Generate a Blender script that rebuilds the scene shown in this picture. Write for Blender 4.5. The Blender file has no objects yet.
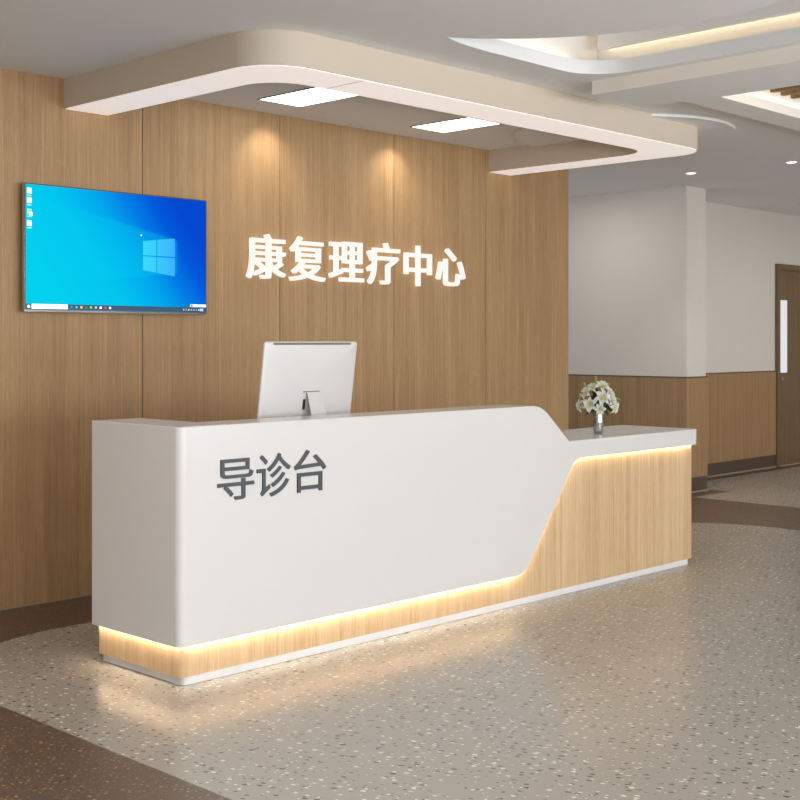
import bpy, bmesh, math, random
from mathutils import Vector, Matrix, Euler
random.seed(7)
C = bpy.context.scene.collection
PI = math.pi

# ------------------------------------------------------------------ helpers
def woff(o):
    v = Vector((0, 0, 0))
    while o is not None:
        v += o.location
        o = o.parent
    return v

def link(name, me, parent=None, mats=()):
    o = bpy.data.objects.new(name, me)
    C.objects.link(o)
    for m in mats:
        me.materials.append(m)
    if parent is not None:
        o.parent = parent
    return o

def obj(name, bm, mat, parent=None, smooth=False, recalc=True):
    """bm is in world coordinates; it is linked as ONE mesh object."""
    if recalc:
        bmesh.ops.recalc_face_normals(bm, faces=bm.faces[:])
    me = bpy.data.meshes.new(name)
    if parent is not None:
        off = woff(parent)
        loc = Vector((0, 0, 0))
    else:
        xs = [v.co.x for v in bm.verts]; ys = [v.co.y for v in bm.verts]; zs = [v.co.z for v in bm.verts]
        loc = Vector(((min(xs) + max(xs)) / 2, (min(ys) + max(ys)) / 2, min(zs)))
        off = loc
    bmesh.ops.translate(bm, verts=bm.verts[:], vec=-off)
    for f in bm.faces:
        f.smooth = True
    bm.to_mesh(me); bm.free()
    me.set_sharp_from_angle(angle=math.radians(80 if smooth else 28))
    o = link(name, me, parent, mat if isinstance(mat, (list, tuple)) else (mat,))
    o.location = loc
    return o

def tag(o, label, cat, group=None):
    o['label'] = label; o['category'] = cat
    if group: o['group'] = group
    return o

def thing(name, label, cat, loc, group=None):
    o = bpy.data.objects.new(name, None); C.objects.link(o)
    o.location = loc; o.empty_display_size = .1
    return tag(o, label, cat, group)

def struct(o):
    o['kind'] = 'structure'
    return o

def xyz(u, v, w): return (u, v, w)
def xz(u, v, w): return (u, w, v)      # polygon in X,Z extruded along Y

def fillet(pts, seg=8):
    """pts: (x, y, radius) -> rounded polygon."""
    out = []
    n = len(pts)
    for i in range(n):
        p = Vector(pts[i][:2]); r = pts[i][2] if len(pts[i]) > 2 else 0
        if r <= 0:
            out.append(tuple(p)); continue
        a = (Vector(pts[i - 1][:2]) - p).normalized(); b = (Vector(pts[(i + 1) % n][:2]) - p).normalized()
        ang = math.acos(max(-1, min(1, a.dot(b))))
        t = r / math.tan(ang / 2)
        c = p + (a + b).normalized() * (r / math.sin(ang / 2))
        s, e = p + a * t - c, p + b * t - c
        a0 = math.atan2(s.y, s.x); a1 = math.atan2(e.y, e.x); d = a1 - a0
        while d > PI: d -= 2 * PI
        while d < -PI: d += 2 * PI
        for k in range(seg + 1):
            th = a0 + d * k / seg
            out.append((c.x + r * math.cos(th), c.y + r * math.sin(th)))
    return out

def circle(cx, cy, r, n=64):
    return [(cx + r * math.cos(2 * PI * k / n), cy + r * math.sin(2 * PI * k / n)) for k in range(n)]

def prism(bm, outer, w0, w1, holes=(), T=xyz):
    loops = [outer] + list(holes)
    rings = []
    for w in (w0, w1):
        vs, es = [], []
        for L in loops:
            ring = [bm.verts.new(T(p[0], p[1], w)) for p in L]
            vs.append(ring)
            if holes:
                for k in range(len(ring)):
                    es.append(bm.edges.new((ring[k - 1], ring[k])))
        if holes:
            bmesh.ops.triangle_fill(bm, use_beauty=True, use_dissolve=False, edges=es)
        else:
            bm.faces.new(vs[0])
        rings.append(vs)
    for A, B in zip(rings[0], rings[1]):
        for k in range(len(A)):
            bm.faces.new((A[k - 1], A[k], B[k], B[k - 1]))
    return bm

def flat(bm, outer, w, holes=(), T=xyz):
    es = []
    for L in [outer] + list(holes):
        ring = [bm.verts.new(T(p[0], p[1], w)) for p in L]
        for k in range(len(ring)):
            es.append(bm.edges.new((ring[k - 1], ring[k])))
    bmesh.ops.triangle_fill(bm, use_beauty=True, use_dissolve=False, edges=es)
    return bm

def box(bm, x0, x1, y0, y1, z0, z1, bev=0, seg=2):
    r = bmesh.ops.create_cube(bm, size=1)
    vs = r['verts']
    for v in vs:
        v.co = Vector(((x0 + x1) / 2 + v.co.x * (x1 - x0), (y0 + y1) / 2 + v.co.y * (y1 - y0), (z0 + z1) / 2 + v.co.z * (z1 - z0)))
    if bev:
        es = list({e for v in vs for e in v.link_edges})
        bmesh.ops.bevel(bm, geom=es, offset=bev, segments=seg, affect='EDGES', profile=.5)
    return bm

def bx(*a, **k): return box(bmesh.new(), *a, **k)

def tube(bm, pts, r, n=8, caps=True):
    pts = [Vector(p) for p in pts]
    rs = r if isinstance(r, (list, tuple)) else [r] * len(pts)
    prev = None; rings = []
    for i, p in enumerate(pts):
        d = (pts[min(i + 1, len(pts) - 1)] - pts[max(i - 1, 0)]).normalized()
        if prev is None:
            u = d.orthogonal().normalized()
        else:
            u = (prev - d * prev.dot(d)).normalized()
        prev = u
        v = d.cross(u)
        rings.append([bm.verts.new(p + (u * math.cos(2 * PI * k / n) + v * math.sin(2 * PI * k / n)) * rs[i]) for k in range(n)])
    for A, B in zip(rings, rings[1:]):
        for k in range(n):
            bm.faces.new((A[k - 1], A[k], B[k], B[k - 1]))
    if caps:
        bm.faces.new(rings[0]); bm.faces.new(rings[-1])
    return bm

def lathe(bm, prof, cx, cy, n=40):
    rings = [[bm.verts.new((cx + r * math.cos(2 * PI * k / n), cy + r * math.sin(2 * PI * k / n), z)) for k in range(n)] for r, z in prof]
    for A, B in zip(rings, rings[1:]):
        for k in range(n):
            bm.faces.new((A[k - 1], A[k], B[k], B[k - 1]))
    bm.faces.new(rings[0])
    bm.faces.new(rings[-1])
    return bm

# ------------------------------------------------------------------ materials
def lin(r, g, b):
    f = lambda c: (c / 255 / 12.92) if c / 255 <= .04045 else ((c / 255 + .055) / 1.055) ** 2.4
    return (f(r), f(g), f(b), 1)

def new_mat(name):
    m = bpy.data.materials.new(name); m.use_nodes = True
    nt = m.node_tree
    return m, nt, nt.nodes['Principled BSDF']

def paint(name, col, rough=.6, var=.03, scale=6, spec=.5, metal=0.0, bump=0.0):
    m, nt, b = new_mat(name)
    tc = nt.nodes.new('ShaderNodeTexCoord')
    no = nt.nodes.new('ShaderNodeTexNoise'); no.inputs['Scale'].default_value = scale; no.inputs['Detail'].default_value = 4
    nt.links.new(tc.outputs['Object'], no.inputs['Vector'])
    mx = nt.nodes.new('ShaderNodeMix'); mx.data_type = 'RGBA'
    c = lin(*col)
    mx.inputs['A'].default_value = tuple(x * (1 - var) for x in c[:3]) + (1,)
    mx.inputs['B'].default_value = tuple(min(1, x * (1 + var)) for x in c[:3]) + (1,)
    nt.links.new(no.outputs['Fac'], mx.inputs['Factor'])
    nt.links.new(mx.outputs['Result'], b.inputs['Base Color'])
    b.inputs['Roughness'].default_value = rough
    b.inputs['Metallic'].default_value = metal
    b.inputs['Specular IOR Level'].default_value = spec
    if bump:
        bp = nt.nodes.new('ShaderNodeBump'); bp.inputs['Strength'].default_value = bump; bp.inputs['Distance'].default_value = .002
        n2 = nt.nodes.new('ShaderNodeTexNoise'); n2.inputs['Scale'].default_value = 350
        nt.links.new(tc.outputs['Object'], n2.inputs['Vector'])
        nt.links.new(n2.outputs['Fac'], bp.inputs['Height']); nt.links.new(bp.outputs['Normal'], b.inputs['Normal'])
    return m

def emit(name, col, strength, base=1.0):
    m, nt, b = new_mat(name)
    b.inputs['Base Color'].default_value = tuple(x * base for x in lin(*col)[:3]) + (1,)
    b.inputs['Emission Color'].default_value = lin(*col)
    b.inputs['Emission Strength'].default_value = strength
    b.inputs['Roughness'].default_value = .5
    return m

def wood(name, dark, mid, light, rough=.45, fine=1.0, spec=.4):
    m, nt, b = new_mat(name)
    N = nt.nodes.new; L = nt.links.new
    tc = N('ShaderNodeTexCoord'); oi = N('ShaderNodeObjectInfo')
    ad = N('ShaderNodeVectorMath'); ad.operation = 'ADD'
    ml = N('ShaderNodeMath'); ml.operation = 'MULTIPLY'; ml.inputs[1].default_value = 37
    L(oi.outputs['Random'], ml.inputs[0])
    L(tc.outputs['Object'], ad.inputs[0]); L(ml.outputs[0], ad.inputs[1])
    def noise(sx, sz, det, dist=0.0):
        mp = N('ShaderNodeMapping'); mp.inputs['Scale'].default_value = (sx, sx, sz)
        L(ad.outputs[0], mp.inputs['Vector'])
        n = N('ShaderNodeTexNoise'); n.inputs['Scale'].default_value = 1; n.inputs['Detail'].default_value = det
        n.inputs['Roughness'].default_value = .65; n.inputs['Distortion'].default_value = dist
        L(mp.outputs[0], n.inputs['Vector'])
        return n
    n1 = noise(14 * fine, .45, 5, .25)      # broad bands
    n2 = noise(75 * fine, 1.1, 4)          # grain lines
    n3 = noise(300 * fine, 12, 3)           # pores
    a1 = N('ShaderNodeMath'); a1.operation = 'MULTIPLY_ADD'; a1.inputs[1].default_value = .40
    L(n2.outputs['Fac'], a1.inputs[0])
    m1 = N('ShaderNodeMath'); m1.operation = 'MULTIPLY'; m1.inputs[1].default_value = .30
    L(n1.outputs['Fac'], m1.inputs[0]); L(m1.outputs[0], a1.inputs[2])
    a2 = N('ShaderNodeMath'); a2.operation = 'MULTIPLY_ADD'; a2.inputs[1].default_value = .30
    L(n3.outputs['Fac'], a2.inputs[0]); L(a1.outputs[0], a2.inputs[2])
    rp = N('ShaderNodeValToRGB')
    e = rp.color_ramp.elements
    e[0].position = .36; e[0].color = lin(*dark); e[1].position = .62; e[1].color = lin(*light)
    k = rp.color_ramp.elements.new(.5); k.color = lin(*mid)
    L(a2.outputs[0], rp.inputs['Fac']); L(rp.outputs['Color'], b.inputs['Base Color'])
    b.inputs['Roughness'].default_value = rough
    b.inputs['Specular IOR Level'].default_value = spec
    return m

def speckle(name, base, flakes, rough, var=.06):
    """sheet floor with scattered chips; flakes: (colour, cells per metre, share, size)"""
    m, nt, b = new_mat(name)
    N = nt.nodes.new; L = nt.links.new
    tc = N('ShaderNodeTexCoord')
    wn = N('ShaderNodeTexNoise'); wn.inputs['Scale'].default_value = 70; wn.inputs['Detail'].default_value = 2
    L(tc.outputs['Object'], wn.inputs['Vector'])
    ws = N('ShaderNodeVectorMath'); ws.operation = 'MULTIPLY_ADD'; ws.inputs[1].default_value = (.012, .012, 0)
    L(wn.outputs['Color'], ws.inputs[0]); L(tc.outputs['Object'], ws.inputs[2])
    bn = N('ShaderNodeTexNoise'); bn.inputs['Scale'].default_value = 1.5; bn.inputs['Detail'].default_value = 6
    L(tc.outputs['Object'], bn.inputs['Vector'])
    mx = N('ShaderNodeMix'); mx.data_type = 'RGBA'
    c = lin(*base)
    mx.inputs['A'].default_value = tuple(x * (1 - var) for x in c[:3]) + (1,)
    mx.inputs['B'].default_value = tuple(x * (1 + var) for x in c[:3]) + (1,)
    L(bn.outputs['Fac'], mx.inputs['Factor'])
    cur = mx.outputs['Result']
    for i, (col, cells, share, size, st) in enumerate(flakes):
        mp = N('ShaderNodeMapping'); mp.inputs['Location'].default_value = (3.3 * i + 1.7, 5.1 * i, 0)
        mp.vector_type = 'TEXTURE'; mp.inputs['Rotation'].default_value = (0, 0, -st[1]); mp.inputs['Scale'].default_value = (1, 1 / st[0], 1)
        L(ws.outputs[0], mp.inputs['Vector'])
        v = N('ShaderNodeTexVoronoi'); v.voronoi_dimensions = '2D'; v.inputs['Scale'].default_value = cells
        L(mp.outputs[0], v.inputs['Vector'])
        sp = N('ShaderNodeSeparateColor'); L(v.outputs['Color'], sp.inputs[0])
        g = N('ShaderNodeMath'); g.operation = 'LESS_THAN'; g.inputs[1].default_value = share; L(sp.outputs[0], g.inputs[0])
        sz = N('ShaderNodeMath'); sz.operation = 'MULTIPLY_ADD'; sz.inputs[1].default_value = size * .8; sz.inputs[2].default_value = size * .5
        L(sp.outputs[1], sz.inputs[0])
        d = N('ShaderNodeMath'); d.operation = 'LESS_THAN'; L(v.outputs['Distance'], d.inputs[0]); L(sz.outputs[0], d.inputs[1])
        a = N('ShaderNodeMath'); a.operation = 'MULTIPLY'; L(g.outputs[0], a.inputs[0]); L(d.outputs[0], a.inputs[1])
        k = N('ShaderNodeMath'); k.operation = 'MULTIPLY'; L(a.outputs[0], k.inputs[0])
        k2 = N('ShaderNodeMath'); k2.operation = 'MULTIPLY_ADD'; k2.inputs[1].default_value = .3; k2.inputs[2].default_value = .7; L(sp.outputs[2], k2.inputs[0]); L(k2.outputs[0], k.inputs[1])
        x = N('ShaderNodeMix'); x.data_type = 'RGBA'
        L(k.outputs[0], x.inputs['Factor']); L(cur, x.inputs['A']); x.inputs['B'].default_value = lin(*col)
        cur = x.outputs['Result']
    L(cur, b.inputs['Base Color'])
    b.inputs['Roughness'].default_value = rough
    b.inputs['Specular IOR Level'].default_value = .5
    return m

M = {}
M['ceiling'] = paint('ceiling paint', (233, 233, 233), .8, .012)
M['ring'] = paint('ring beige paint', (206, 192, 173), .7, .012)
M['fascia'] = paint('cream fascia and warm light paint', (243, 236, 224), .7, .012)
M['wallgrey'] = paint('grey textile wallcovering', (211, 205, 196), .85, .03, 40, bump=.25)
M['feature'] = wood('oak veneer feature wall', (145, 114, 77), (169, 135, 95), (187, 153, 111), .5)
M['wainscot'] = wood('oak veneer wainscot', (134, 104, 71), (153, 120, 83), (167, 134, 97), .55)
M['desk_wood'] = wood('pale oak desk veneer', (176, 143, 104), (203, 171, 131), (219, 191, 153), .4)
M['door_wood'] = wood('dark oak door', (96, 75, 53), (113, 90, 65), (128, 104, 77), .5)
M['white'] = paint('white solid surface', (214, 211, 208), .22, .006, spec=.5)
M['plinth'] = paint('white plinth laminate', (224, 222, 220), .3, .006)
M['floor'] = speckle('speckled grey sheet floor', (154, 147, 137),
    [((72, 66, 58), 23, .36, .20, (1.6, 1.15)), ((224, 216, 202), 23.5, .25, .18, (1.6, 1.3)), ((110, 101, 90), 32, .14, .18, (1.6, 1.2)), ((230, 221, 206), 34, .12, .17, (1.6, 1.05))], .25)
M['brown'] = speckle('speckled brown sheet floor', (86, 69, 56),
    [((186, 152, 108), 44, .22, .22, (1.7, .8)), ((48, 39, 33), 44, .26, .22, (1.7, .6)), ((146, 118, 88), 70, .22, .22, (1.5, .9))], .35)
M['baseboard'] = paint('dark brown baseboard', (82, 66, 54), .5, .05)
M['trimdark'] = paint('dark trim line', (84, 62, 46), .5)
M['seal'] = paint('grey floor seal', (150, 138, 126), .4)
M['steel'] = paint('brushed steel', (190, 188, 184), .3, .02, metal=1)
M['alu'] = paint('silver aluminium shell', (214, 211, 208), .38, .01, metal=.15)
M['vent'] = paint('dark vent slot', (112, 112, 114), .5)
M['black'] = paint('black plastic', (34, 34, 36), .4)
M['letter'] = paint('dark grey acrylic letter', (68, 72, 76), .45)
M['bezel'] = paint('dark grey bezel', (88, 84, 82), .35, metal=.4)
M['led'] = emit('warm strip light', (255, 243, 218), 54.0)
M['led_soft'] = emit('warm strip light soft', (255, 242, 216), 23.0)
M['cove'] = emit('warm cove strip', (255, 230, 190), 3.4)
M['diffuser'] = emit('pinkish white ring diffuser', (247, 238, 233), .53)
M['panel'] = emit('white ceiling panel light', (255, 253, 250), 6.0)
M['down'] = emit('downlight lens', (255, 248, 236), 4.0)
M['signface'] = emit('white sign face', (255, 249, 242), .86, .15)
M['signback'] = emit('warm sign glow', (255, 232, 196), 1.0, .15)
M['doorglass'] = emit('frosted door glass with backlight glow', (216, 217, 220), .5)  # emission stands in for light behind the glass
M['slat'] = wood('golden oak slat', (100, 76, 46), (126, 97, 60), (150, 118, 78), .5)
M['petal'] = paint('white lily petal', (246, 246, 240), .5, .03, 60)
M['stamen'] = paint('yellow green lily heart', (206, 210, 96), .5, .1, 90)
M['stem'] = paint('green lily stem', (74, 104, 44), .5, .1, 60)
M['leaf_dark'] = paint('dark green leaf', (44, 72, 34), .45, .15, 60)
M['leaf_light'] = paint('bright green bud', (140, 176, 44), .45, .1, 60)
M['vase'] = paint('silvered glass vase', (168, 172, 176), .12, .04, 20, metal=.9)

def screen_mat():
    m, nt, b = new_mat('desktop screen')
    N = nt.nodes.new; L = nt.links.new
    tc = N('ShaderNodeTexCoord'); s = N('ShaderNodeSeparateXYZ'); L(tc.outputs['Generated'], s.inputs[0])
    def math_(op, a, bb=None, cc=None, clamp=False):
        n = N('ShaderNodeMath'); n.operation = op; n.use_clamp = clamp
        for i, v in enumerate((a, bb, cc)):
            if v is None: continue
            if isinstance(v, (int, float)): n.inputs[i].default_value = v
            else: L(v, n.inputs[i])
        return n.outputs[0]
    X, Z = s.outputs['X'], s.outputs['Z']
    g = math_('ADD', X, math_('MULTIPLY', math_('SUBTRACT', Z, .5), .42))
    rp = N('ShaderNodeValToRGB'); e = rp.color_ramp.elements
    e[0].position = 0; e[0].color = lin(0, 216, 246)
    e[1].position = 1; e[1].color = lin(0, 74, 214)
    for p, c in ((.34, (0, 203, 248)), (.55, (0, 174, 246)), (.72, (0, 128, 238)), (.86, (0, 92, 226))):
        k = e.new(p); k.color = lin(*c)
    L(g, rp.inputs['Fac'])
    # beam of light spreading left from the window emblem
    dx = math_('SUBTRACT', .83, X)
    up = math_('SUBTRACT', math_('MULTIPLY_ADD', dx, .36, .64), Z)
    dn = math_('SUBTRACT', Z, math_('MULTIPLY_ADD', dx, -.22, .33))
    mk = math_('MULTIPLY', math_('MULTIPLY', up, 40, clamp=True), math_('MULTIPLY', dn, 40, clamp=True))
    mk = math_('MULTIPLY', mk, math_('MULTIPLY', dx, 60, clamp=True))
    mk = math_('MULTIPLY', mk, .30)
    mx = N('ShaderNodeMix'); mx.data_type = 'RGBA'
    L(mk, mx.inputs['Factor']); L(rp.outputs['Color'], mx.inputs['A']); mx.inputs['B'].default_value = lin(0, 214, 250)
    L(mx.outputs['Result'], b.inputs['Emission Color']); b.inputs['Emission Strength'].default_value = .92
    b.inputs['Base Color'].default_value = (.001, .002, .002, 1); b.inputs['Roughness'].default_value = .45; b.inputs['Specular IOR Level'].default_value = 0
    return m
M['screen'] = screen_mat()

# ------------------------------------------------------------------ key dimensions
CZ = 2.81                      # ceiling
YW = 6.01                      # feature wall face
XE = 8.154                     # feature wall end
XC, YC = 10.05, 6.08           # projecting grey wall
XC2, YF = 10.415, 6.65          # its end face, far wall
X0, X1, Y0, Y1 = -5.2, 16.0, -4.2, 9.0

# ------------------------------------------------------------------ floor
struct(obj('floor', flat(bmesh.new(), [(X0, Y0), (X1, Y0), (X1, Y1), (X0, Y1)], 0), M['floor']))
b = bmesh.new()
light_rug = fillet([(2.395, -3, .5), (8.71, -3, .5), (8.71, 5.445, .95), (2.395, 5.445, .85)], 24)
corr = [(9.87, Y0 + .1), (15.9, Y0 + .1), (15.9, YF - .15), (10.49, YF - .15), (10.49, 5.905), (9.87, 5.905)]
prism(b, [(X0 + .02, Y0 + .02), (X1 - .02, Y0 + .02), (X1 - .02, YF - .001), (XC2 + .001, YF - .001), (XC2 + .001, YC - .001), (XC - .001, YC - .001), (XC - .001, Y1 - .05), (XE + .001, Y1 - .05), (XE + .001, YW - .001), (X0 + .02, YW - .001)], .0002, .0012, holes=[light_rug, corr])
fb = struct(obj('floor_border', b, M['brown']))

# ------------------------------------------------------------------ ceiling with its two recesses
OP_R = 1.276; OP_C = (3.644, 2.85)
def opening(grow=0.0):
    pts = []
    a1 = math.asin((3.906 - OP_C[1]) / OP_R)
    for k in range(33):
        th = a1 - 2 * a1 * k / 32
        pts.append((OP_C[0] + (OP_R - grow) * math.cos(th), OP_C[1] + OP_R * math.sin(th) * (1 + grow / 1.1)))
    yb = 2 * OP_C[1] - 3.955
    corner = fillet([(4.4, yb - grow, 0), (4.69, yb, 0), (5.58 + grow, yb - grow, .26), (5.58 + grow, 3.955 + grow, .26), (4.70, 3.955, 0), (4.57, 3.949, 0), (4.46, 3.933, 0)], 10)[1:]
    return pts + corner
hole1 = opening()
hole2 = [(6.075, .2), (8.7, .2), (8.7, 3.635), (6.075, 3.635)]
b = bmesh.new()
prism(b, [(X0, Y0), (X1, Y0), (X1, Y1), (X0, Y1)], CZ, CZ + .072, holes=[hole1, hole2])
ceiling = struct(obj('ceiling', b, M['ceiling']))
# upper part of the curved recess
b = bmesh.new()
UX0, UX1, UY0, UY1, UZ = 3.9, 5.80, 1.5, 4.08, 3.08
for q in ((UX0, UX1, UY0, UY1, UZ, UZ + .03), (UX0 - .03, UX0, UY0, UY1, CZ + .072, UZ + .03), (UX1, UX1 + .03, UY0, UY1, CZ + .072, UZ + .03),
          (UX0 - .03, UX1 + .03, UY0 - .03, UY0, CZ + .072, UZ + .03), (UX0 - .03, UX1 + .03, UY1, UY1 + .03, CZ + .072, UZ + .03)):
    box(b, *q)
struct(obj('ceiling_recess', b, M['ceiling'], ceiling))
struct(obj('cove_baffle', bx(5.65, 5.68, 1.8, 3.97, 2.976, 3.079), M['ceiling'], ceiling))
cs = obj('cove_strip', bx(5.772, 5.797, 1.85, 4.0, 3.022, 3.032), M['cove'], ceiling)
cs2 = obj('cove_strip', bx(4.3, 5.55, 4.02, 4.045, CZ + .074, CZ + .084), M['cove'], ceiling)
# shallow drop discs
struct(obj('ceiling_disc', prism(bmesh.new(), circle(7.2, 4.85, .738, 96), CZ - .016, CZ - .0005), M['ceiling']))
# dropped L-shaped soffit around the slatted recess
SB = 2.735
b = bmesh.new()
so = [(5.645, -1), (9.1, -1), (9.1, 3.74), (6.15, 3.74), (6.15, 4.0), (5.645, 4.0)]
sh = [(6.175, .3), (8.6, .3), (8.6, 3.53), (6.175, 3.53)]
prism(b, so, SB, SB + .055, holes=[sh])
prism(b, so, SB + .055, CZ - .0004, holes=[hole2])
soffit = struct(obj('ceiling_soffit', b, M['ceiling']))
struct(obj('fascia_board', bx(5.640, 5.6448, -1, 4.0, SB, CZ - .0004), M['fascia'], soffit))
b = bmesh.new()
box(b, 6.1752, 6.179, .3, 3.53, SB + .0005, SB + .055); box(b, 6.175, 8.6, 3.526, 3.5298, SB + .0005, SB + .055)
struct(obj('fascia_board', b, M['fascia'], soffit))  # liner coloured cream to carry the warm light on the recess walls
b = bmesh.new()
hx0, hx1, hy0, hy1 = 6.075, 8.7, .2, 3.635
for q in ((hx0, hx1, hy0, hy1, 3.0, 3.03), (hx0 - .03, hx0, hy0, hy1, CZ + .0721, 3.03), (hx1, hx1 + .03, hy0, hy1, CZ + .0721, 3.03), (hx0 - .03, hx1 + .03, hy0 - .03, hy0, CZ + .0721, 3.03), (hx0 - .03, hx1 + .03, hy1, hy1 + .03, CZ + .0721, 3.03)):
    box(b, *q)
struct(obj('ceiling_recess', b, M['ceiling'], soffit))
obj('cove_strip', bx(6.10, 6.13, .4, 3.5, SB + .057, SB + .067), M['cove'], soffit)
obj('cove_strip', bx(6.2, 8.5, 3.58, 3.61, SB + .057, SB + .067), M['cove'], soffit)
gr = thing('slat_grille', 'golden oak slat grille inside the square recessed ceiling tray at right', 'ceiling grille', (7.6, 1.9, 2.86))
for k in range(14):
    x = 6.60 + k * .127
    obj('slat', bx(x, x + .035, .45, 3.52, 2.838, 2.883), M['slat'], gr)
obj('cross_rail', bx(6.59, 8.5, .7, .74, 2.883, 2.908), M['slat'], gr)
obj('cross_rail', bx(6.59, 8.5, 2.2, 2.24, 2.883, 2.908), M['slat'], gr)
for x in (6.9, 8.2):
    for y in (.72, 2.22):
        obj('hanger_rod', tube(bmesh.new(), [(x, y, 2.90), (x, y, 3.0)], .004), M['steel'], gr)

# ------------------------------------------------------------------ walls
wall_back = struct(obj('wall_back', bx(X0, XE - .003, YW + .018, YW + .2, 0, CZ), M['seal']))
seams = [X0, -4.13, -3.1, -2.06, -1.03, 0.0, 1.03, 2.055, 3.08, 4.113, 5.135, 6.158, 7.132, XE]
for s0, s1 in zip(seams, seams[1:]):
    struct(obj('wall_panel', bx(s0 + .0025, s1 - (.0025 if s1 < XE else 0), YW, YW + .018, .004, CZ), M['feature'], wall_back))
struct(obj('end_panel', bx(XE - .003, XE, YW + .018, YW + .2, 0, CZ), M['feature'], wall_back))
struct(obj('floor_seal', bx(X0, XE, YW - .003, YW, .0012, .008), M['seal'], wall_back))

def clad_wall(name, faces, x0, x1, y0, y1):
    """painted wall body; faces = [(axis, coordinate, from, to)] that carry wainscot, trim and baseboard"""
    w = struct(obj(name, bx(x0, x1, y0, y1, 0, CZ), M['wallgrey']))
    return w
wall_right = clad_wall('wall_right', None, XC + .012, XC2 - .012, YC + .012, Y1)
wall_far = clad_wall('wall_far', None, XC2 - .012, X1, YF + .012, YF + .25)
WT = 1.056
def slab_x(name, x, y0, y1, z0, z1, t, mat, par):   # on a wall facing -X
    return struct(obj(name, bx(x, x + t, y0, y1, z0, z1), mat, par))
def slab_y(name, y, x0, x1, z0, z1, t, mat, par):   # on a wall facing -Y
    return struct(obj(name, bx(x0, x1, y, y + t, z0, z1), mat, par))
DX0, DX1 = 12.845, 13.88
slab_x('wainscot', XC, YC, 7.3, .14, WT, .012, M['wainscot'], wall_right)
slab_x('wainscot', XC, 7.304, Y1, .14, WT, .012, M['wainscot'], wall_right)
slab_y('wainscot', YC, XC + .012, XC2, .14, WT, .012, M['wainscot'], wall_right)
slab_x('chair_rail', XC - .003, YC - .003, Y1, WT, WT + .010, .015, M['trimdark'], wall_right)
slab_y('chair_rail', YC - .003, XC + .012, XC2, WT, WT + .010, .015, M['trimdark'], wall_right)
for s0, s1 in ((XC2, 11.60), (11.603, DX0), (DX1, 15.0)):
    slab_y('wainscot', YF, s0, s1, .14, WT, .012, M['wainscot'], wall_far)
    slab_y('chair_rail', YF - .003, s0, s1, WT, WT + .010, .015, M['trimdark'], wall_far)
bb = struct(obj('baseboard_right', bx(XC + .003, XC + .012, YC + .003, Y1, 0.0015, .14), M['baseboard']))
struct(obj('base_return', bx(XC + .003, XC2 - .002, YC + .003, YC + .012, 0.0015, .14), M['baseboard'], bb))
struct(obj('floor_seal', bx(XC - .004, XC + .003, YC - .004, Y1, .0012, .013), M['seal'], bb))
struct(obj('floor_seal', bx(XC + .003, XC2 - .002, YC - .004, YC + .003, .0012, .013), M['seal'], bb))
for s0, s1, n in ((XC2, DX0, 'baseboard_far'), (DX1, 15.0, 'baseboard_far')):
    bf = struct(obj(n, bx(s0, s1, YF + .003, YF + .012, .0015, .14), M['baseboard']))
    struct(obj('floor_seal', bx(s0, s1, YF - .004, YF + .003, .0012, .015), M['seal'], bf))
# unseen sides that only bounce light
struct(obj('wall_corridor', bx(XE - .2, XC + .012, Y1, Y1 + .15, 0, CZ), M['wallgrey']))
struct(obj('wall_end', bx(X1, X1 + .15, Y0, YF + .25, 0, CZ), M['wallgrey']))

# door
dr = bpy.data.objects.new('door_1', None); C.objects.link(dr); dr.location = ((DX0 + DX1) / 2, YF, 0); struct(dr)
b = bmesh.new()
box(b, DX0, DX0 + .065, YF - .02, YF + .012, .0015, 2.245); box(b, DX1 - .065, DX1, YF - .02, YF + .012, .0015, 2.245)
box(b, DX0 + .065, DX1 - .065, YF - .02, YF + .012, 2.18, 2.245)
struct(obj('door_frame', b, M['door_wood'], dr))
dl = struct(obj('door_leaf', bx(DX0 + .065, DX1 - .065, YF + .003, YF + .0115, .01, 2.18), M['door_wood'], dr))
struct(obj('glass_panel', bx(DX0 + .094, DX0 + .258, YF - .001, YF + .004, 1.04, 1.845), M['doorglass'], dl))
hd = bx(DX0 + .085, DX0 + .14, YF - .022, YF + .003, .955, .985, .004)
h = obj('door_handle', hd, M['steel'], dl)
struct(h)

# ------------------------------------------------------------------ ring light canopy
RZ = 2.65
outer = fillet([(3.61, YW - .001, 0), (3.61, 4.305, .26), (7.425, 4.305, .24), (7.425, YW - .001, 0)], 16)
inner = fillet([(3.89, YW - .001, 0), (3.89, 4.605, .21), (7.165, 4.605, .25), (7.165, YW - .001, 0)], 16)
def u_poly(o, i): return o + i[::-1]
def inset(pts_o, d):
    return pts_o
ring = thing('ceiling_ring_light', 'beige U-shaped ceiling canopy with rounded corners and glowing white underside above the desk', 'ceiling light', (5.5, 4.45, RZ))
obj('canopy_body', prism(bmesh.new(), u_poly(outer, inner), RZ, CZ - .0005), M['ring'], ring)
o2 = fillet([(3.618, YW - .004, 0), (3.618, 4.313, .252), (7.417, 4.313, .232), (7.417, YW - .004, 0)], 16)
i2 = fillet([(3.882, YW - .004, 0), (3.882, 4.597, .218), (7.173, 4.597, .258), (7.173, YW - .004, 0)], 16)
obj('diffuser', prism(bmesh.new(), u_poly(o2, i2), RZ - .004, RZ), M['diffuser'], ring)
obj('diffuser_joint', bx(4.215, 4.219, 4.313, 4.597, RZ - .0048, RZ - .004), M['vent'], ring)

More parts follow.
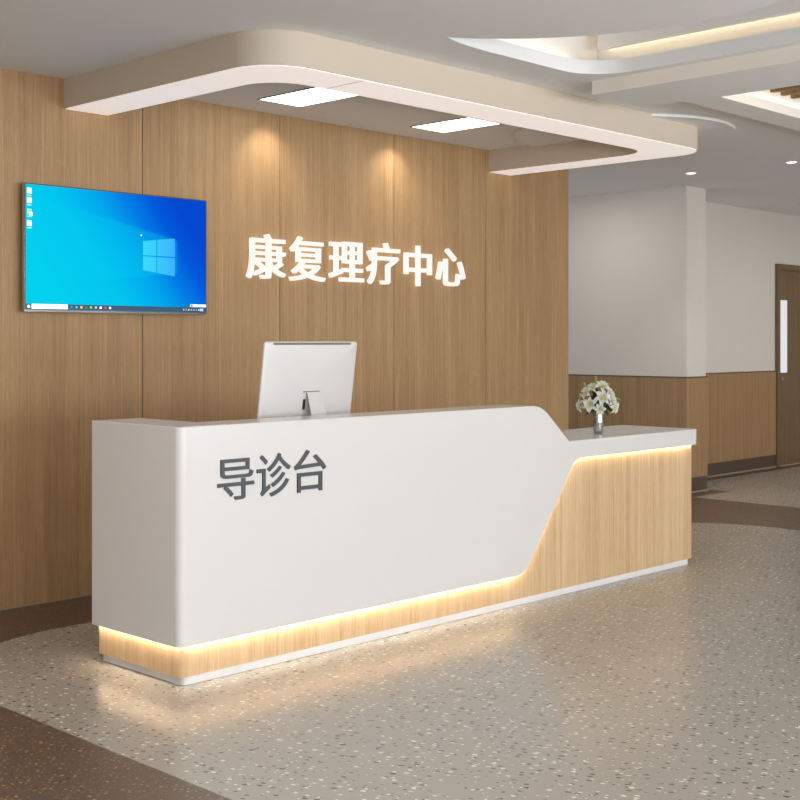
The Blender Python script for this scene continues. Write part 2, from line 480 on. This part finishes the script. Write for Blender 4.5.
# recessed panels inside the ring
def troffer(x0, x1, y0, y1, label):
    t = thing('ceiling_panel_light', label, 'ceiling light', ((x0 + x1) / 2, (y0 + y1) / 2, CZ - .006), 'flush panel lights inside the ceiling ring')
    b = bmesh.new()
    prism(b, [(x0 - .008, y0 - .008), (x1 + .008, y0 - .008), (x1 + .008, y1 + .008), (x0 - .008, y1 + .008)], CZ - .006, CZ - .0006, holes=[[(x0, y0), (x1, y0), (x1, y1), (x0, y1)]])
    obj('frame', b, M['vent'], t)
    obj('diffuser', bx(x0 + .0005, x1 - .0005, y0 + .0005, y1 - .0005, CZ - .005, CZ - .001), M['panel'], t)
troffer(4.70, 5.015, 5.18, 5.685, 'white ceiling panel light nearer the wall television, inside the canopy ring')
troffer(6.0, 6.315, 5.20, 5.695, 'white ceiling panel light nearer the grey corridor, inside the canopy ring')

def downlight(x, y, label):
    t = thing('downlight', label, 'downlight', (x, y, CZ - .004), 'round downlights over the corridor')
    b = bmesh.new()
    prism(b, circle(x, y, .054, 32), CZ - .004, CZ - .0005, holes=[circle(x, y, .040, 32)])
    obj('trim_ring', b, M['plinth'], t)
    obj('lens', prism(bmesh.new(), circle(x, y, .0395, 32), CZ - .003, CZ - .0008), M['down'], t)
    spot('corridor_light', (x, y, CZ - .02), (0, 0, 0), 30, 95, .7, (1, .93, .84))

def spot(name, loc, rot, energy, size, blend, col, radius=.03):
    l = bpy.data.lights.new(name, 'SPOT'); l.energy = energy; l.spot_size = math.radians(size); l.spot_blend = blend
    l.color = col; l.shadow_soft_size = radius
    o = bpy.data.objects.new(name, l); C.objects.link(o); o.location = loc; o.rotation_euler = rot
    return o
downlight(9.32, 5.60, 'small round ceiling downlight in front of the projecting grey wall')
downlight(9.30, 4.68, 'small round ceiling downlight at the right edge, toward the dark oak door')

# ------------------------------------------------------------------ reception desk
DY = 4.13; DB = 4.766; DT = 1.051; CT = .844; DR = 6.932; CB = .747
desk = thing('reception_desk', 'long white reception desk with oak base, warm strip lighting and grey lettering', 'reception desk', (4.95, 4.44, 0))
top_r = [(5.07, DT, 0), (5.30, DT, .17), (5.47, .965, .22), (5.617, CT, 0)]
low = [(DR, CT, 0), (DR, CB, 0), (5.672, CB, .13), (5.222, .165, .15)]
prof = fillet([(3.035, .165, 0), (3.035, DT, 0), (5.365, DT, .22), (5.614, CT, 0)] + low, 14)
def chamfer_slab(bm, poly, y0, y1, c):
    """front slab in X,Z with a small chamfer along the front rim, none on the left edge"""
    n = len(poly); A = sum(poly[i - 1][0] * poly[i][1] - poly[i][0] * poly[i - 1][1] for i in range(n))
    s = 1 if A > 0 else -1
    ins = []
    for i in range(n):
        p0, p, p1 = Vector(poly[i - 1]), Vector(poly[i]), Vector(poly[(i + 1) % n])
        d0 = (p - p0).normalized(); d1 = (p1 - p).normalized()
        n0 = Vector((-d0.y, d0.x)) * s; n1 = Vector((-d1.y, d1.x)) * s
        m = (n0 + n1); m = m / max(.3, m.dot(n0))
        q = p + m * c
        if abs(p.x - 3.035) < 1e-6: q.x = p.x
        if abs(p.x - DR) < 1e-6: q.x = p.x
        ins.append((q.x, q.y))
    f = [bm.verts.new((p[0], y0, p[1])) for p in ins]
    m = [bm.verts.new((p[0], y0 + c, p[1])) for p in poly]
    k = [bm.verts.new((p[0], y1, p[1])) for p in poly]
    bm.faces.new(f); bm.faces.new(k)
    for A_, B_ in ((f, m), (m, k)):
        for i in range(n):
            bm.faces.new((A_[i - 1], A_[i], B_[i], B_[i - 1]))
b = bmesh.new(); chamfer_slab(b, prof, DY, DY + .012, .003)
obj('front_panel', b, M['white'], desk)
# left return with a rounded vertical corner, one piece with the ledge behind the front panel
b = bmesh.new()
plan = [(3.035, DY)] + fillet([(3.001, DB, 0), (3.25, DB, 0), (3.25, DY + .03, 0), (3.035, DY + .03, 0)], 4)
def side_plan(c):
    arc = [(3.035 - (.034 - c) * math.sin(t), DY + .034 - (.034 - c) * math.cos(t)) for t in [PI / 2 * k / 8 for k in range(9)]]
    return arc + [(3.001 + c, DB - c), (3.25 - c, DB - c), (3.25 - c, DY + .026), (3.035, DY + .026)]
def skirt_plan(t=.011):
    o = [(3.035 - .034 * math.sin(a), DY + .034 - .034 * math.cos(a)) for a in [PI / 2 * k / 8 for k in range(9)]] + [(3.001, DB)]
    i = [(3.035 - (.034 - t) * math.sin(a), DY + .034 - (.034 - t) * math.cos(a)) for a in [PI / 2 * k / 8 for k in range(9)]] + [(3.001 + t, DB)]
    return o + i[::-1]
rings = []
for c, z in ((0, .1905), (0, DT - .003), (.003, DT)):
    rings.append([b.verts.new((p[0], p[1], z)) for p in side_plan(c)])
for A_, B_ in zip(rings, rings[1:]):
    for i in range(len(A_)):
        b.faces.new((A_[i - 1], A_[i], B_[i], B_[i - 1]))
b.faces.new(rings[0]); b.faces.new(rings[-1])
prism(b, skirt_plan(), .165, .1905)
obj('side_panel', b, M['white'], desk)
# ledge wall behind the tall part of the front
led = fillet([(3.2505, CT + .0005, 0), (3.2505, DT, 0), (5.365, DT, .22), (5.613, CT + .0005, 0)], 14)
obj('ledge', prism(bmesh.new(), led, DY + .0122, DY + .215, T=xz), M['white'], desk)
# worktop / low counter
def counter_plan(c):
    arc = [(DR + (.03 - c) * math.sin(t), DY + .03 - (.03 - c) * math.cos(t)) for t in [PI / 2 * k / 8 for k in range(9)]]
    arc2 = [(DR + .005 + (.025 - c) * math.cos(t), DB - .07 - .025 + (.025 - c) * math.sin(t)) for t in [PI / 2 * k / 6 for k in range(7)]]
    return [(DR, DY + .0125)] + arc + arc2 + [(3.2505, DB - .07 - c), (3.2505, DY + .0265)]
b = bmesh.new(); rings = []
for c, z in ((0, CB + .0255), (0, CT - .003), (.003, CT)):
    rings.append([b.verts.new((p[0], p[1], z)) for p in counter_plan(c)])
for A_, B_ in zip(rings, rings[1:]):
    for i in range(len(A_)):
        b.faces.new((A_[i - 1], A_[i], B_[i], B_[i - 1]))
b.faces.new(rings[0]); b.faces.new(rings[-1])
t_ = .011
end_o = [(DR + .03 * math.sin(a), DY + .03 - .03 * math.cos(a)) for a in [PI / 2 * k / 8 for k in range(9)]] + [(DR + .03, DB - .1)]
end_i = [(DR + (.03 - t_) * math.sin(a), DY + .03 - (.03 - t_) * math.cos(a)) for a in [PI / 2 * k / 8 for k in range(9)]] + [(DR + .03 - t_, DB - .1)]
prism(b, end_o + end_i[::-1], CB, CB + .0255)
obj('countertop', b, M['white'], desk)
# oak base and end
WY = DY + .026
b = bmesh.new()
prism(b, fillet([(3.026, WY, .03), (6.946, WY, .03), (6.946, DB - .08, 0), (3.026, DB - .018, 0)], 6), .037, .190)
prism(b, fillet([(4.95, WY, 0), (6.946, WY, .03), (6.946, DB - .08, 0), (4.95, DB - .08, 0)], 6), .190, CB + .025)
obj('oak_base', b, M['desk_wood'], desk)
obj('plinth', prism(bmesh.new(), fillet([(3.046, DY + .032, .028), (6.910, DY + .032, .028), (6.910, DB - .1, 0), (3.046, DB - .02, 0)], 6), .0013, .0367), M['plinth'], desk)
# warm strip tucked under the rim of the white shell
rim = fillet([(6.922, CB - .0015, 0), (5.674, CB - .0015, .13), (5.223, .1635, .15), (3.04, .1635, 0)], 14)
rim = rim[:]
b = bmesh.new()
def strip(bm, pts, y0, y1, th, back=.010):
    """thin ribbon following an X,Z line, lying under the rim"""
    L = []
    for i, p in enumerate(pts):
        q0 = Vector(pts[max(0, i - 1)]); q1 = Vector(pts[min(len(pts) - 1, i + 1)])
        d = (q1 - q0).normalized(); nrm = Vector((-d.y, d.x))
        if nrm.x < 0 and abs(d.x) < .999: nrm = -nrm
        if abs(d.x) >= .999: nrm = Vector((0, -1))
        P = Vector(p) - nrm * back
        L.append([bm.verts.new((P.x, y0, P.y)), bm.verts.new((P.x + nrm.x * th, y0, P.y + nrm.y * th)),
                  bm.verts.new((P.x + nrm.x * th, y1, P.y + nrm.y * th)), bm.verts.new((P.x, y1, P.y))])
    for A_, B_ in zip(L, L[1:]):
        for k in range(4):
            bm.faces.new((A_[k - 1], A_[k], B_[k], B_[k - 1]))
    bm.faces.new(L[0]); bm.faces.new(L[-1])
nlow = [i for i, p in enumerate(rim) if p[1] < .1636][0]
strip(b, rim[:nlow + 1], DY + .0128, DY + .0235, .004)
obj('strip_light', b, M['led_soft'], desk)
b = bmesh.new()
strip(b, [(rim[nlow][0], .1635), (3.036, .1635)], DY + .0128, DY + .0235, .004)
box(b, 3.0128, 3.0235, DY + .036, DB - .006, .170, .174)
obj('strip_light', b, M['led'], desk)

# ------------------------------------------------------------------ lettering
def glyph(ch, x0, x1, z0, z1, y, depth, bold, toward=1):
    cu = bpy.data.curves.new('glyph', 'FONT'); cu.body = ch; cu.extrude = .05
    o = bpy.data.objects.new('glyph', cu); C.objects.link(o)
    dg = bpy.context.evaluated_depsgraph_get(); dg.update()
    me = bpy.data.meshes.new_from_object(o.evaluated_get(dg))
    bm = bmesh.new()
    for q, (dx, dz) in enumerate(((bold, bold), (-bold, bold), (bold, -bold), (-bold, -bold), (0, 0))):
        nv = len(bm.verts); bm.from_mesh(me); bm.verts.ensure_lookup_table()
        for v in bm.verts[nv:]:
            v.co.x += dx; v.co.y += dz
            if v.co.z > 0: v.co.z += q * .0004
    bpy.data.objects.remove(o); bpy.data.curves.remove(cu); bpy.data.meshes.remove(me)
    xs = [v.co.x for v in bm.verts]; ys = [v.co.y for v in bm.verts]
    zl = min(v.co.z for v in bm.verts); zh = max(v.co.z for v in bm.verts)
    ax, bx_, ay, by = min(xs), max(xs), min(ys), max(ys)
    for v in bm.verts:
        v.co = Vector((x0 + (v.co.x - ax) / (bx_ - ax) * (x1 - x0), y - (v.co.z - zl) / (zh - zl) * depth, z0 + (v.co.y - ay) / (by - ay) * (z1 - z0)))
    return bm
for ch, x0, x1, z0, z1 in (('导', 3.191, 3.384, .736, .907), ('诊', 3.399, 3.588, .732, .916), ('台', 3.608, 3.796, .735, .919)):
    o = obj('character', glyph(ch, x0, x1, z0, z1, DY - .0003, .005, .006), M['letter'], desk)
    o['label'] = 'dark grey raised character ' + ch
ordn = ['leftmost', 'second', 'third', 'fourth', 'fifth', 'rightmost']
for i, (ch, x0, x1, z0, z1) in enumerate((('康', 4.849, 5.156, 1.779, 2.056), ('复', 5.193, 5.493, 1.774, 2.058), ('理', 5.534, 5.839, 1.785, 2.046),
                               ('疗', 5.874, 6.183, 1.777, 2.060), ('中', 6.236, 6.505, 1.776, 2.058), ('心', 6.561, 6.863, 1.788, 2.054))):
    bm = glyph(ch, x0, x1, z0, z1, YW - .012, .026, .009)
    bmesh.ops.recalc_face_normals(bm, faces=bm.faces[:])
    for f in bm.faces:
        f.material_index = 1 if f.calc_center_median().y > YW - .014 else 0
    o = obj('sign_character', bm, [M['signface'], M['signback']], recalc=False)
    tag(o, f'glowing white wall character {ch}, {ordn[i]} of the six on the oak wall', 'sign letter', 'illuminated characters on the oak wall')

# ------------------------------------------------------------------ television
TX0, TX1, TZ0, TZ1, TY = 3.343, 4.522, 1.548, 2.223, 5.952
tv = thing('television', 'flat wall television showing a blue computer desktop on the oak wall', 'television', ((TX0 + TX1) / 2, YW, TZ0))
b = bmesh.new()
b2 = bx(TX0, TX1, TY, TY + .025, TZ0, TZ1, .003)
obj('frame', b2, M['steel'], tv)
obj('rear_housing', bx(TX0 + .03, TX1 - .03, TY + .025, TY + .045, TZ0 + .05, TZ1 - .02, .004), M['black'], tv)
obj('wall_mount', bx(TX0 + .4, TX1 - .4, TY + .045, YW - .0005, TZ0 + .2, TZ1 - .2), M['black'], tv)
obj('bezel', bx(TX0 + .001, TX1 - .001, TY - .0008, TY, TZ0 + .012, TZ1 - .001), M['bezel'], tv)
SX0, SX1, SZ0, SZ1 = TX0 + .009, TX1 - .006, TZ0 + .016, TZ1 - .007
sc = obj('screen', bx(SX0, SX1, TY - .0016, TY - .0008, SZ0, SZ1), M['screen'], tv)
sy = TY - .0024
def pic(name, x0, x1, z0, z1, col, s=.9, lift=0):
    key = 'pix%d_%d_%d' % tuple(col)
    if key not in M: M[key] = emit(key, col, s)
    return obj(name, bx(x0, x1, sy - lift, TY - .0017 - lift, z0, z1), M[key], sc)
pic('taskbar', SX0 + .0005, SX1 - .0005, SZ0 + .0005, SZ0 + .028, (10, 58, 84))
pic('start_button', SX0 + .008, SX0 + .022, SZ0 + .006, SZ0 + .021, (225, 238, 245), lift=.001)
pic('search_box', SX0 + .032, SX0 + .245, SZ0 + .002, SZ0 + .027, (238, 240, 242), lift=.001)
for k, c in enumerate(((70, 110, 150), (40, 170, 210), (224, 170, 60), (90, 80, 90), (80, 200, 20), (150, 175, 190), (235, 235, 235), (170, 60, 50), (215, 215, 220))):
    x = SX0 + .262 + k * .030
    pic('taskbar_icon', x, x + .013, SZ0 + .008, SZ0 + .020, c, lift=.001)
for k, c in enumerate(((120, 190, 220), (235, 110, 40), (190, 200, 60), (130, 170, 200), (120, 170, 200), (205, 110, 60), (190, 210, 225))):
    x = SX1 - .165 + k * .018
    pic('tray_icon', x, x + .008, SZ0 + .009, SZ0 + .017, c, lift=.001)
pic('clock_readout', SX1 - .045, SX1 - .022, SZ0 + .006, SZ0 + .021, (150, 170, 185), lift=.001)
pic('notification_strip', SX1 - .115, SX1 - .0015, SZ0 + .030, SZ0 + .045, (226, 232, 238), lift=.001)
pic('notification_mark', SX1 - .112, SX1 - .098, SZ0 + .031, SZ0 + .044, (230, 90, 60), lift=.002)
ICX = SX0 + .006
ic = [((210, 225, 235), 2.155), ((245, 205, 20), 2.105), ((120, 220, 140), 2.045), ((236, 240, 244), 1.985)]
for c, z in ic:
    o = pic('desktop_icon', ICX, ICX + .026, z + .012, z + .042, c)
    k_ = pic('icon_caption', ICX, ICX + .026, z - .001, z + .005, (110, 205, 235))
pic('icon_mark', ICX + .005, ICX + .020, 2.124, 2.140, (250, 250, 240), lift=.001)
pic('icon_mark', ICX + .012, ICX + .031, 2.052, 2.070, (245, 250, 250), lift=.001)
# window emblem of four panes, narrower on the left
m, nt, bs = new_mat('emblem pane')
bs.inputs['Base Color'].default_value = (0, .1, .2, 1); bs.inputs['Emission Strength'].default_value = .92
tc = nt.nodes.new('ShaderNodeTexCoord'); sp = nt.nodes.new('ShaderNodeSeparateXYZ'); rp = nt.nodes.new('ShaderNodeValToRGB')
nt.links.new(tc.outputs['Generated'], sp.inputs[0]); nt.links.new(sp.outputs['X'], rp.inputs['Fac']); nt.links.new(rp.outputs['Color'], bs.inputs['Emission Color'])
rp.color_ramp.elements[0].color = lin(0, 205, 248); rp.color_ramp.elements[1].color = lin(14, 160, 244)
def wz(x, t):
    u = (x - 4.076) / (4.292 - 4.076)
    lo = 1.795 + u * (1.767 - 1.795); hi = 1.958 + u * (1.985 - 1.958)
    return lo + (hi - lo) * t
b = bmesh.new()
xm = 4.168
for xa, xb in ((4.076, xm - .003), (xm + .003, 4.292)):
    for ta, tb in ((0, .478), (.515, 1)):
        prism(b, [(xa, wz(xa, ta)), (xb, wz(xb, ta)), (xb, wz(xb, tb)), (xa, wz(xa, tb))], sy, TY - .0017, T=xz)
obj('window_emblem', b, m, sc)
pic('mouse_pointer', 4.060, 4.068, 1.985, 1.994, (200, 220, 235))

# ------------------------------------------------------------------ desktop monitor (back towards us)
MX = 4.036
mon = thing('desktop_monitor', 'silver all-in-one computer monitor seen from behind on the white desk', 'monitor', (4.05, 4.5, CT))
TILT = math.radians(8)
top = Vector((MX, 4.485, 1.393)); W2, HH = .297, .455
ux = Vector((1, 0, 0)); uz = Vector((0, -math.sin(TILT), math.cos(TILT))); uy = ux.cross(uz) * -1   # uy towards the viewer side
uy = Vector((0, -math.cos(TILT), -math.sin(TILT)))
org = top - uz * HH
def place(bm, mats=None):
    for v in bm.verts:
        v.co = org + ux * v.co.x + uy * v.co.y + uz * v.co.z
    return bm
# shell: rounded rectangle, slightly bulging at the back
b = bmesh.new()
rr = fillet([(-W2, 0, .012), (W2, 0, .012), (W2, HH, .014), (-W2, HH, .014)], 5)
layers = []
for sc_, y in ((1, -.006), (1, .0), (.996, .003), (.985, .0045), (.94, .0065), (.86, .009), (.74, .0115), (.58, .0138), (.4, .0155), (.2, .0162)):
    layers.append([b.verts.new((p[0] * sc_, y, HH / 2 + (p[1] - HH / 2) * sc_)) for p in rr])
for A_, B_ in zip(layers, layers[1:]):
    for i in range(len(A_)):
        b.faces.new((A_[i - 1], A_[i], B_[i], B_[i - 1]))
b.faces.new(layers[0]); b.faces.new(layers[-1])
shell = obj('shell', place(b), M['alu'], mon, smooth=True)
obj('screen_glass', place(bx(-W2 + .004, W2 - .004, -.009, -.006, .004, HH - .004)), M['black'], mon)
obj('vent_slot', place(bx(-W2 + .052, W2 - .05, .0, .0092, HH - .0135, HH - .004)), M['vent'], shell)
obj('hinge_slot', place(bx(-.044, .062, .008, .0185, HH - .2415, HH - .2365)), M['vent'], shell)
# stand: a bent plate from the hinge down to a foot under the screen
zt = 1.155; ht = org + uz * (HH - .2445) + uy * .0155
b = bmesh.new()
sx0, sx1 = MX - .024, MX + .068
path = [(ht.y + .01, ht.z + .001), (ht.y - .004, ht.z), (ht.y - .009, ht.z - .008), (ht.y - .085, CT + .03), (ht.y - .098, CT + .012), (ht.y - .09, CT + .004), (ht.y + .16, CT + .004)]
th = .004
rows = []
for i, (y, z) in enumerate(path):
    p0 = Vector(path[max(0, i - 1)]); p1 = Vector(path[min(len(path) - 1, i + 1)])
    d = (p1 - p0).normalized(); nn = Vector((d.y, -d.x)) * th
    rows.append([b.verts.new((sx0, y, z)), b.verts.new((sx1, y, z)), b.verts.new((sx1, y + nn.x, z + nn.y)), b.verts.new((sx0, y + nn.x, z + nn.y))])
zmin = min(v.co.z for r in rows for v in r)
for r in rows:
    for v in r: v.co.z += max(0, CT + .0006 - zmin) if v.co.z < CT + .02 else 0
for A_, B_ in zip(rows, rows[1:]):
    for k in range(4):
        b.faces.new((A_[k - 1], A_[k], B_[k], B_[k - 1]))
b.faces.new(rows[0]); b.faces.new(rows[-1])
obj('stand', b, M['alu'], mon)
obj('cable_port', place(bx(-.040, -.024, .01, .0172, HH - .325, HH - .275)), M['black'], shell)

# ------------------------------------------------------------------ vase and lilies
VX, VY = 6.187, 4.343
vase = thing('vase', 'small silvered glass vase of white lilies on the low white counter', 'vase', (VX, VY, CT))
b = bmesh.new()
lathe(b, [(.023, CT + .0006), (.0255, CT + .003), (.028, CT + .02), (.032, CT + .05), (.0325, CT + .075), (.030, CT + .105), (.029, CT + .125), (.0305, CT + .135), (.0285, CT + .135), (.027, CT + .125), (.028, CT + .105), (.030, CT + .075), (.029, CT + .05), (.023, CT + .012)], VX, VY)
obj('vessel', b, M['vase'], vase, smooth=True)
CA = math.radians(45.97)
RV = Vector((math.cos(CA), -math.sin(CA), 0)); TV = Vector((-math.sin(CA), -math.cos(CA), 0)); UP = Vector((0, 0, 1))
BASE = Vector((VX, VY, CT))
def at(r, z, t): return BASE + RV * r + UP * z + TV * t

def bloom_bm(pos, axis, size, seed):
    rnd = random.Random(seed)
    axis = axis.normalized(); u = axis.orthogonal().normalized(); v = axis.cross(u)
    bm = bmesh.new(); phase = rnd.uniform(0, 2)
    for k in range(6):
        th = phase + k * PI / 3
        rad = u * math.cos(th) + v * math.sin(th); tan = axis.cross(rad)
        wide = 1.0 if k % 2 == 0 else .74
        curl = rnd.uniform(.75, 1.1)
        prev = None
        for i in range(8):
            s = i / 7
            ro = size * (.05 + .95 * (s ** 1.15) * (1 - .07 * s))
            hh = size * (.62 * math.sin(min(1, s * 1.25) * PI * .5) - curl * .38 * max(0, s - .45) ** 1.4 * 2) - (.03 * size if k % 2 else 0)
            w = size * .30 * wide * (math.sin(PI * min(1, .10 + s * .92)) ** .8) + .0004
            c = pos + rad * ro + axis * (hh - .35 * size)
            fold = axis * (w * .35)
            row = [bm.verts.new(c - tan * w + fold), bm.verts.new(c - tan * w * .5 + fold * .25), bm.verts.new(c), bm.verts.new(c + tan * w * .5 + fold * .25), bm.verts.new(c + tan * w + fold)]
            if prev:
                for q in range(4):
                    bm.faces.new((prev[q], prev[q + 1], row[q + 1], row[q]))
            prev = row
    bmesh.ops.solidify(bm, geom=bm.faces[:], thickness=.0009)
    return bm
def heart_bm(pos, axis, size, seed):
    rnd = random.Random(seed + 50)
    axis = axis.normalized(); u = axis.orthogonal().normalized(); v = axis.cross(u)
    bm = bmesh.new()
    b0 = pos - axis * size * .33
    tube(bm, [b0, b0 + axis * size * .12], [size * .2, size * .10], 8)
    tube(bm, [b0, pos + axis * size * .42], size * .03, 6)
    for k in range(6):
        th = k * PI / 3 + rnd.uniform(-.2, .2)
        rad = u * math.cos(th) + v * math.sin(th)
        p = b0 + rad * size * .34 + axis * size * .62
        tube(bm, [b0 + rad * size * .05, b0 + rad * size * .16 + axis * size * .4, p], size * .018, 5)
        t_ = axis.cross(rad)
        tube(bm, [p - t_ * size * .08, p, p + t_ * size * .08], [size * .02, size * .045, size * .02], 5)
    return bm
def lily(r, z, t, ax, size, label, seed):
    pos = at(r, z, t); axis = RV * ax[0] + UP * ax[1] + TV * ax[2]
    axis.normalize()
    root = at(r * .06, .03, t * .1)
    L = thing('lily', label, 'flower', tuple(root), 'white lilies in the silvered vase')
    bm = bmesh.new()
    neck = pos - axis * size * .45
    mid = at(r * .22, .15, t * .22)
    pts = []
    for k in range(9):
        s = k / 8
        pts.append(root * (1 - s) ** 2 + mid * 2 * s * (1 - s) + neck * s ** 2)
    tube(bm, pts + [pos - axis * size * .3], [.0022] * 9 + [.0035], 6)
    obj('stem', bm, M['stem'], L, smooth=True)
    fl = obj('flower', bloom_bm(pos, axis, size * 1.14, seed), M['petal'], L, smooth=True)
    obj('stamens', heart_bm(pos, axis, size * 1.1, seed), M['stamen'], fl, smooth=True)
lily(-.036, .272, .000, (-.35, .75, .5), .046, 'white lily high on the left of the bouquet, facing up', 1)
lily(.022, .285, .015, (.1, .75, .65), .047, 'topmost white lily of the bouquet, near its centre', 2)
lily(-.078, .243, .02, (-.7, .45, .55), .044, 'white lily at the upper left edge of the bouquet', 3)
lily(.012, .218, .075, (.05, .35, .95), .050, 'largest open white lily in the middle of the bouquet, facing the room', 4)
lily(-.060, .178, .065, (-.35, .1, .93), .048, 'open white lily at lower left, above the dark leaves', 5)
lily(-.108, .170, .015, (-.9, .0, .45), .040, 'white lily at the far left edge of the bouquet, seen side on', 6)
lily(-.002, .152, .080, (.0, -.05, 1), .036, 'small white star-like lily hanging lowest, just over the vase rim', 7)
lily(.064, .245, .02, (.6, .55, .55), .044, 'white lily at the upper right of the bouquet', 8)
lily(.074, .200, .05, (.65, .2, .75), .040, 'white lily at the right side of the bouquet between two others', 9)
lily(.088, .160, .045, (.7, -.15, .7), .043, 'white lily lowest on the right edge of the bouquet', 10)

def leaf(bm, p0, p1, w, sag=.01):
    p0, p1 = Vector(p0), Vector(p1); d = (p1 - p0); side = d.cross(TV).normalized(); prev = None
    for i in range(7):
        s = i / 6
        c = p0 + d * s + UP * (sag * math.sin(PI * s)); ww = w * math.sin(PI * (.06 + .93 * s)) + .0003
        row = [bm.verts.new(c - side * ww), bm.verts.new(c + TV * ww * .3), bm.verts.new(c + side * ww)]
        if prev:
            for q in range(2): bm.faces.new((prev[q], prev[q + 1], row[q + 1], row[q]))
        prev = row
def sprig(tip, mat, label, leaves, budsz=0):
    root = at(tip[0] * .05, .028, tip[2] * .05 - .004)
    S = thing('foliage_sprig', label, 'leaf sprig', tuple(root), 'green sprigs in the silvered vase')
    tp = at(*tip); mid = at(tip[0] * .3, .15, tip[2] * .3)
    pts = [root * (1 - s) ** 2 + mid * 2 * s * (1 - s) + tp * s ** 2 for s in [k / 8 for k in range(9)]]
    obj('stem', tube(bmesh.new(), pts, .0016, 6), M['stem'], S, smooth=True)
    for (r0, z0, t0, r1, z1, t1, w) in leaves:
        bm = bmesh.new(); leaf(bm, at(r0, z0, t0), at(r1, z1, t1), w)
        bmesh.ops.solidify(bm, geom=bm.faces[:], thickness=.0008)
        obj('leaf', bm, mat, S, smooth=True)
    if budsz:
        bm = bmesh.new(); d = (tp - pts[-2]).normalized()
        tube(bm, [tp - d * budsz, tp - d * budsz * .5, tp, tp + d * budsz * .8, tp + d * budsz * 1.1], [.002, budsz * .35, budsz * .42, budsz * .25, .0005], 8)
        obj('bud', bm, M['leaf_light'], S, smooth=True)
D = M['leaf_dark']; G = M['leaf_light']
sprig((-.012, .310, .0), G, 'bright green bud sprig rising highest above the bouquet', [(-.012, .30, 0, -.016, .345, 0, .007)], .012)
sprig((-.078, .285, .0), G, 'bright green tip sprig at the upper left of the bouquet', [(-.07, .28, 0, -.095, .30, 0, .006)], .010)
sprig((-.098, .232, .01), G, 'bright green tip sprig at the left edge of the bouquet', [(-.085, .23, .01, -.115, .24, .01, .006), (-.08, .215, .01, -.125, .222, .01, .006)], .009)
sprig((.105, .21, .02), G, 'bright green leaf sprig pointing out at the right of the bouquet', [(.085, .205, .03, .135, .196, .03, .0065)], .010)
sprig((.052, .285, .01), G, 'bright green sprig at the upper right behind the top lily', [(.05, .28, .01, .072, .295, .01, .006)], .008)
sprig((-.05, .135, .05), D, 'dark green leaf sprig drooping at lower left of the vase rim', [(-.02, .145, .04, -.09, .108, .05, .007), (-.03, .15, .05, -.10, .155, .05, .008)])
sprig((.035, .14, .05), D, 'dark green leaf sprig drooping at lower right of the vase rim', [(.02, .15, .05, .052, .105, .06, .007), (.03, .155, .05, .08, .13, .05, .008), (.03, .16, .05, .06, .16, .06, .009)])
sprig((-.01, .20, .04), D, 'dark green leafy sprig in the heart of the bouquet', [(-.01, .16, .045, -.045, .21, .05, .012), (-.005, .16, .05, .035, .195, .06, .013), (0, .17, .045, -.005, .235, .05, .012), (.01, .16, .05, .06, .21, .05, .012), (-.02, .15, .05, -.08, .20, .05, .011), (-.01, .17, .03, -.035, .26, .01, .012), (.0, .18, .03, .03, .26, .02, .012), (-.02, .17, .03, -.065, .235, .02, .012), (-.01, .19, .03, -.01, .275, .0, .011), (.02, .18, .03, .06, .235, .02, .012), (-.04, .16, .03, -.10, .205, .01, .010), (.0, .14, .06, -.02, .19, .07, .011), (.0, .14, .06, .03, .175, .07, .011)])

# ------------------------------------------------------------------ lamps and added fill light
def area(name, loc, rot, sx, sy_, energy, col):
    l = bpy.data.lights.new(name, 'AREA'); l.shape = 'RECTANGLE'; l.size = sx; l.size_y = sy_; l.energy = energy; l.color = col
    o = bpy.data.objects.new(name, l); C.objects.link(o); o.location = loc; o.rotation_euler = rot
    return o
# wall washers over the oak wall
for x in (5.02, 6.12):
    spot('wall_washer', (x, YW - .19, CZ - .02), (math.radians(18), 0, 0), 9, 105, 1, (1, .91, .77), .02)
# added fill behind the viewer, tilted up to brighten the ceiling
area('fill_uplight', (4.0, Y0 + .1, 1.3), (math.radians(150), 0, 0), 10.0, 2.4, 820, (.92, .96, 1))
# added overhead fill from the unseen lobby side, no fittings modelled
for x, y in ((2.0, -1.0), (4.6, -1.0), (7.4, -2.0), (10.0, 1.0), (1.0, 2.2), (0.9, 4.1)):
    area('lobby_fill', (x, y, CZ - .03), (0, 0, 0), .6, .6, 30 if y < 4 else 23, (1, .965, .93))
area('corridor_light', (9.1, 6.9, CZ - .03), (0, 0, 0), .6, .6, 9, (1, .98, .95))  # added fill to even out the projecting grey wall
for x in (11.6, 13.8):
    area('corridor_light', (x, 4.6, CZ - .03), (0, 0, 0), .6, .6, 17, (1, .97, .93))  # added fill to brighten the far wall

w = bpy.data.worlds.new('World'); bpy.context.scene.world = w; w.use_nodes = True
bg = w.node_tree.nodes['Background']; bg.inputs['Color'].default_value = (.94, .97, 1, 1); bg.inputs['Strength'].default_value = 1.0

# ------------------------------------------------------------------ camera
cam = bpy.data.cameras.new('camera'); co = bpy.data.objects.new('camera', cam); C.objects.link(co)
co.location = (0, 0, 1.4); co.rotation_euler = (PI / 2, 0, -math.radians(45.971))
cam.sensor_width = 36; cam.lens = 36 * 1256.6 / 800; cam.shift_y = -(400 - 340.3) / 800; cam.clip_start = .05
S = bpy.context.scene; S.camera = co
S.view_settings.view_transform = 'Standard'; S.view_settings.look = 'None'; S.view_settings.gamma = 1; S.view_settings.exposure = 0
S.view_settings.use_curve_mapping = False
S.cycles.use_denoising = True
S.cycles.max_bounces = 8; S.cycles.diffuse_bounces = 5
S.cycles.sample_clamp_indirect = 6
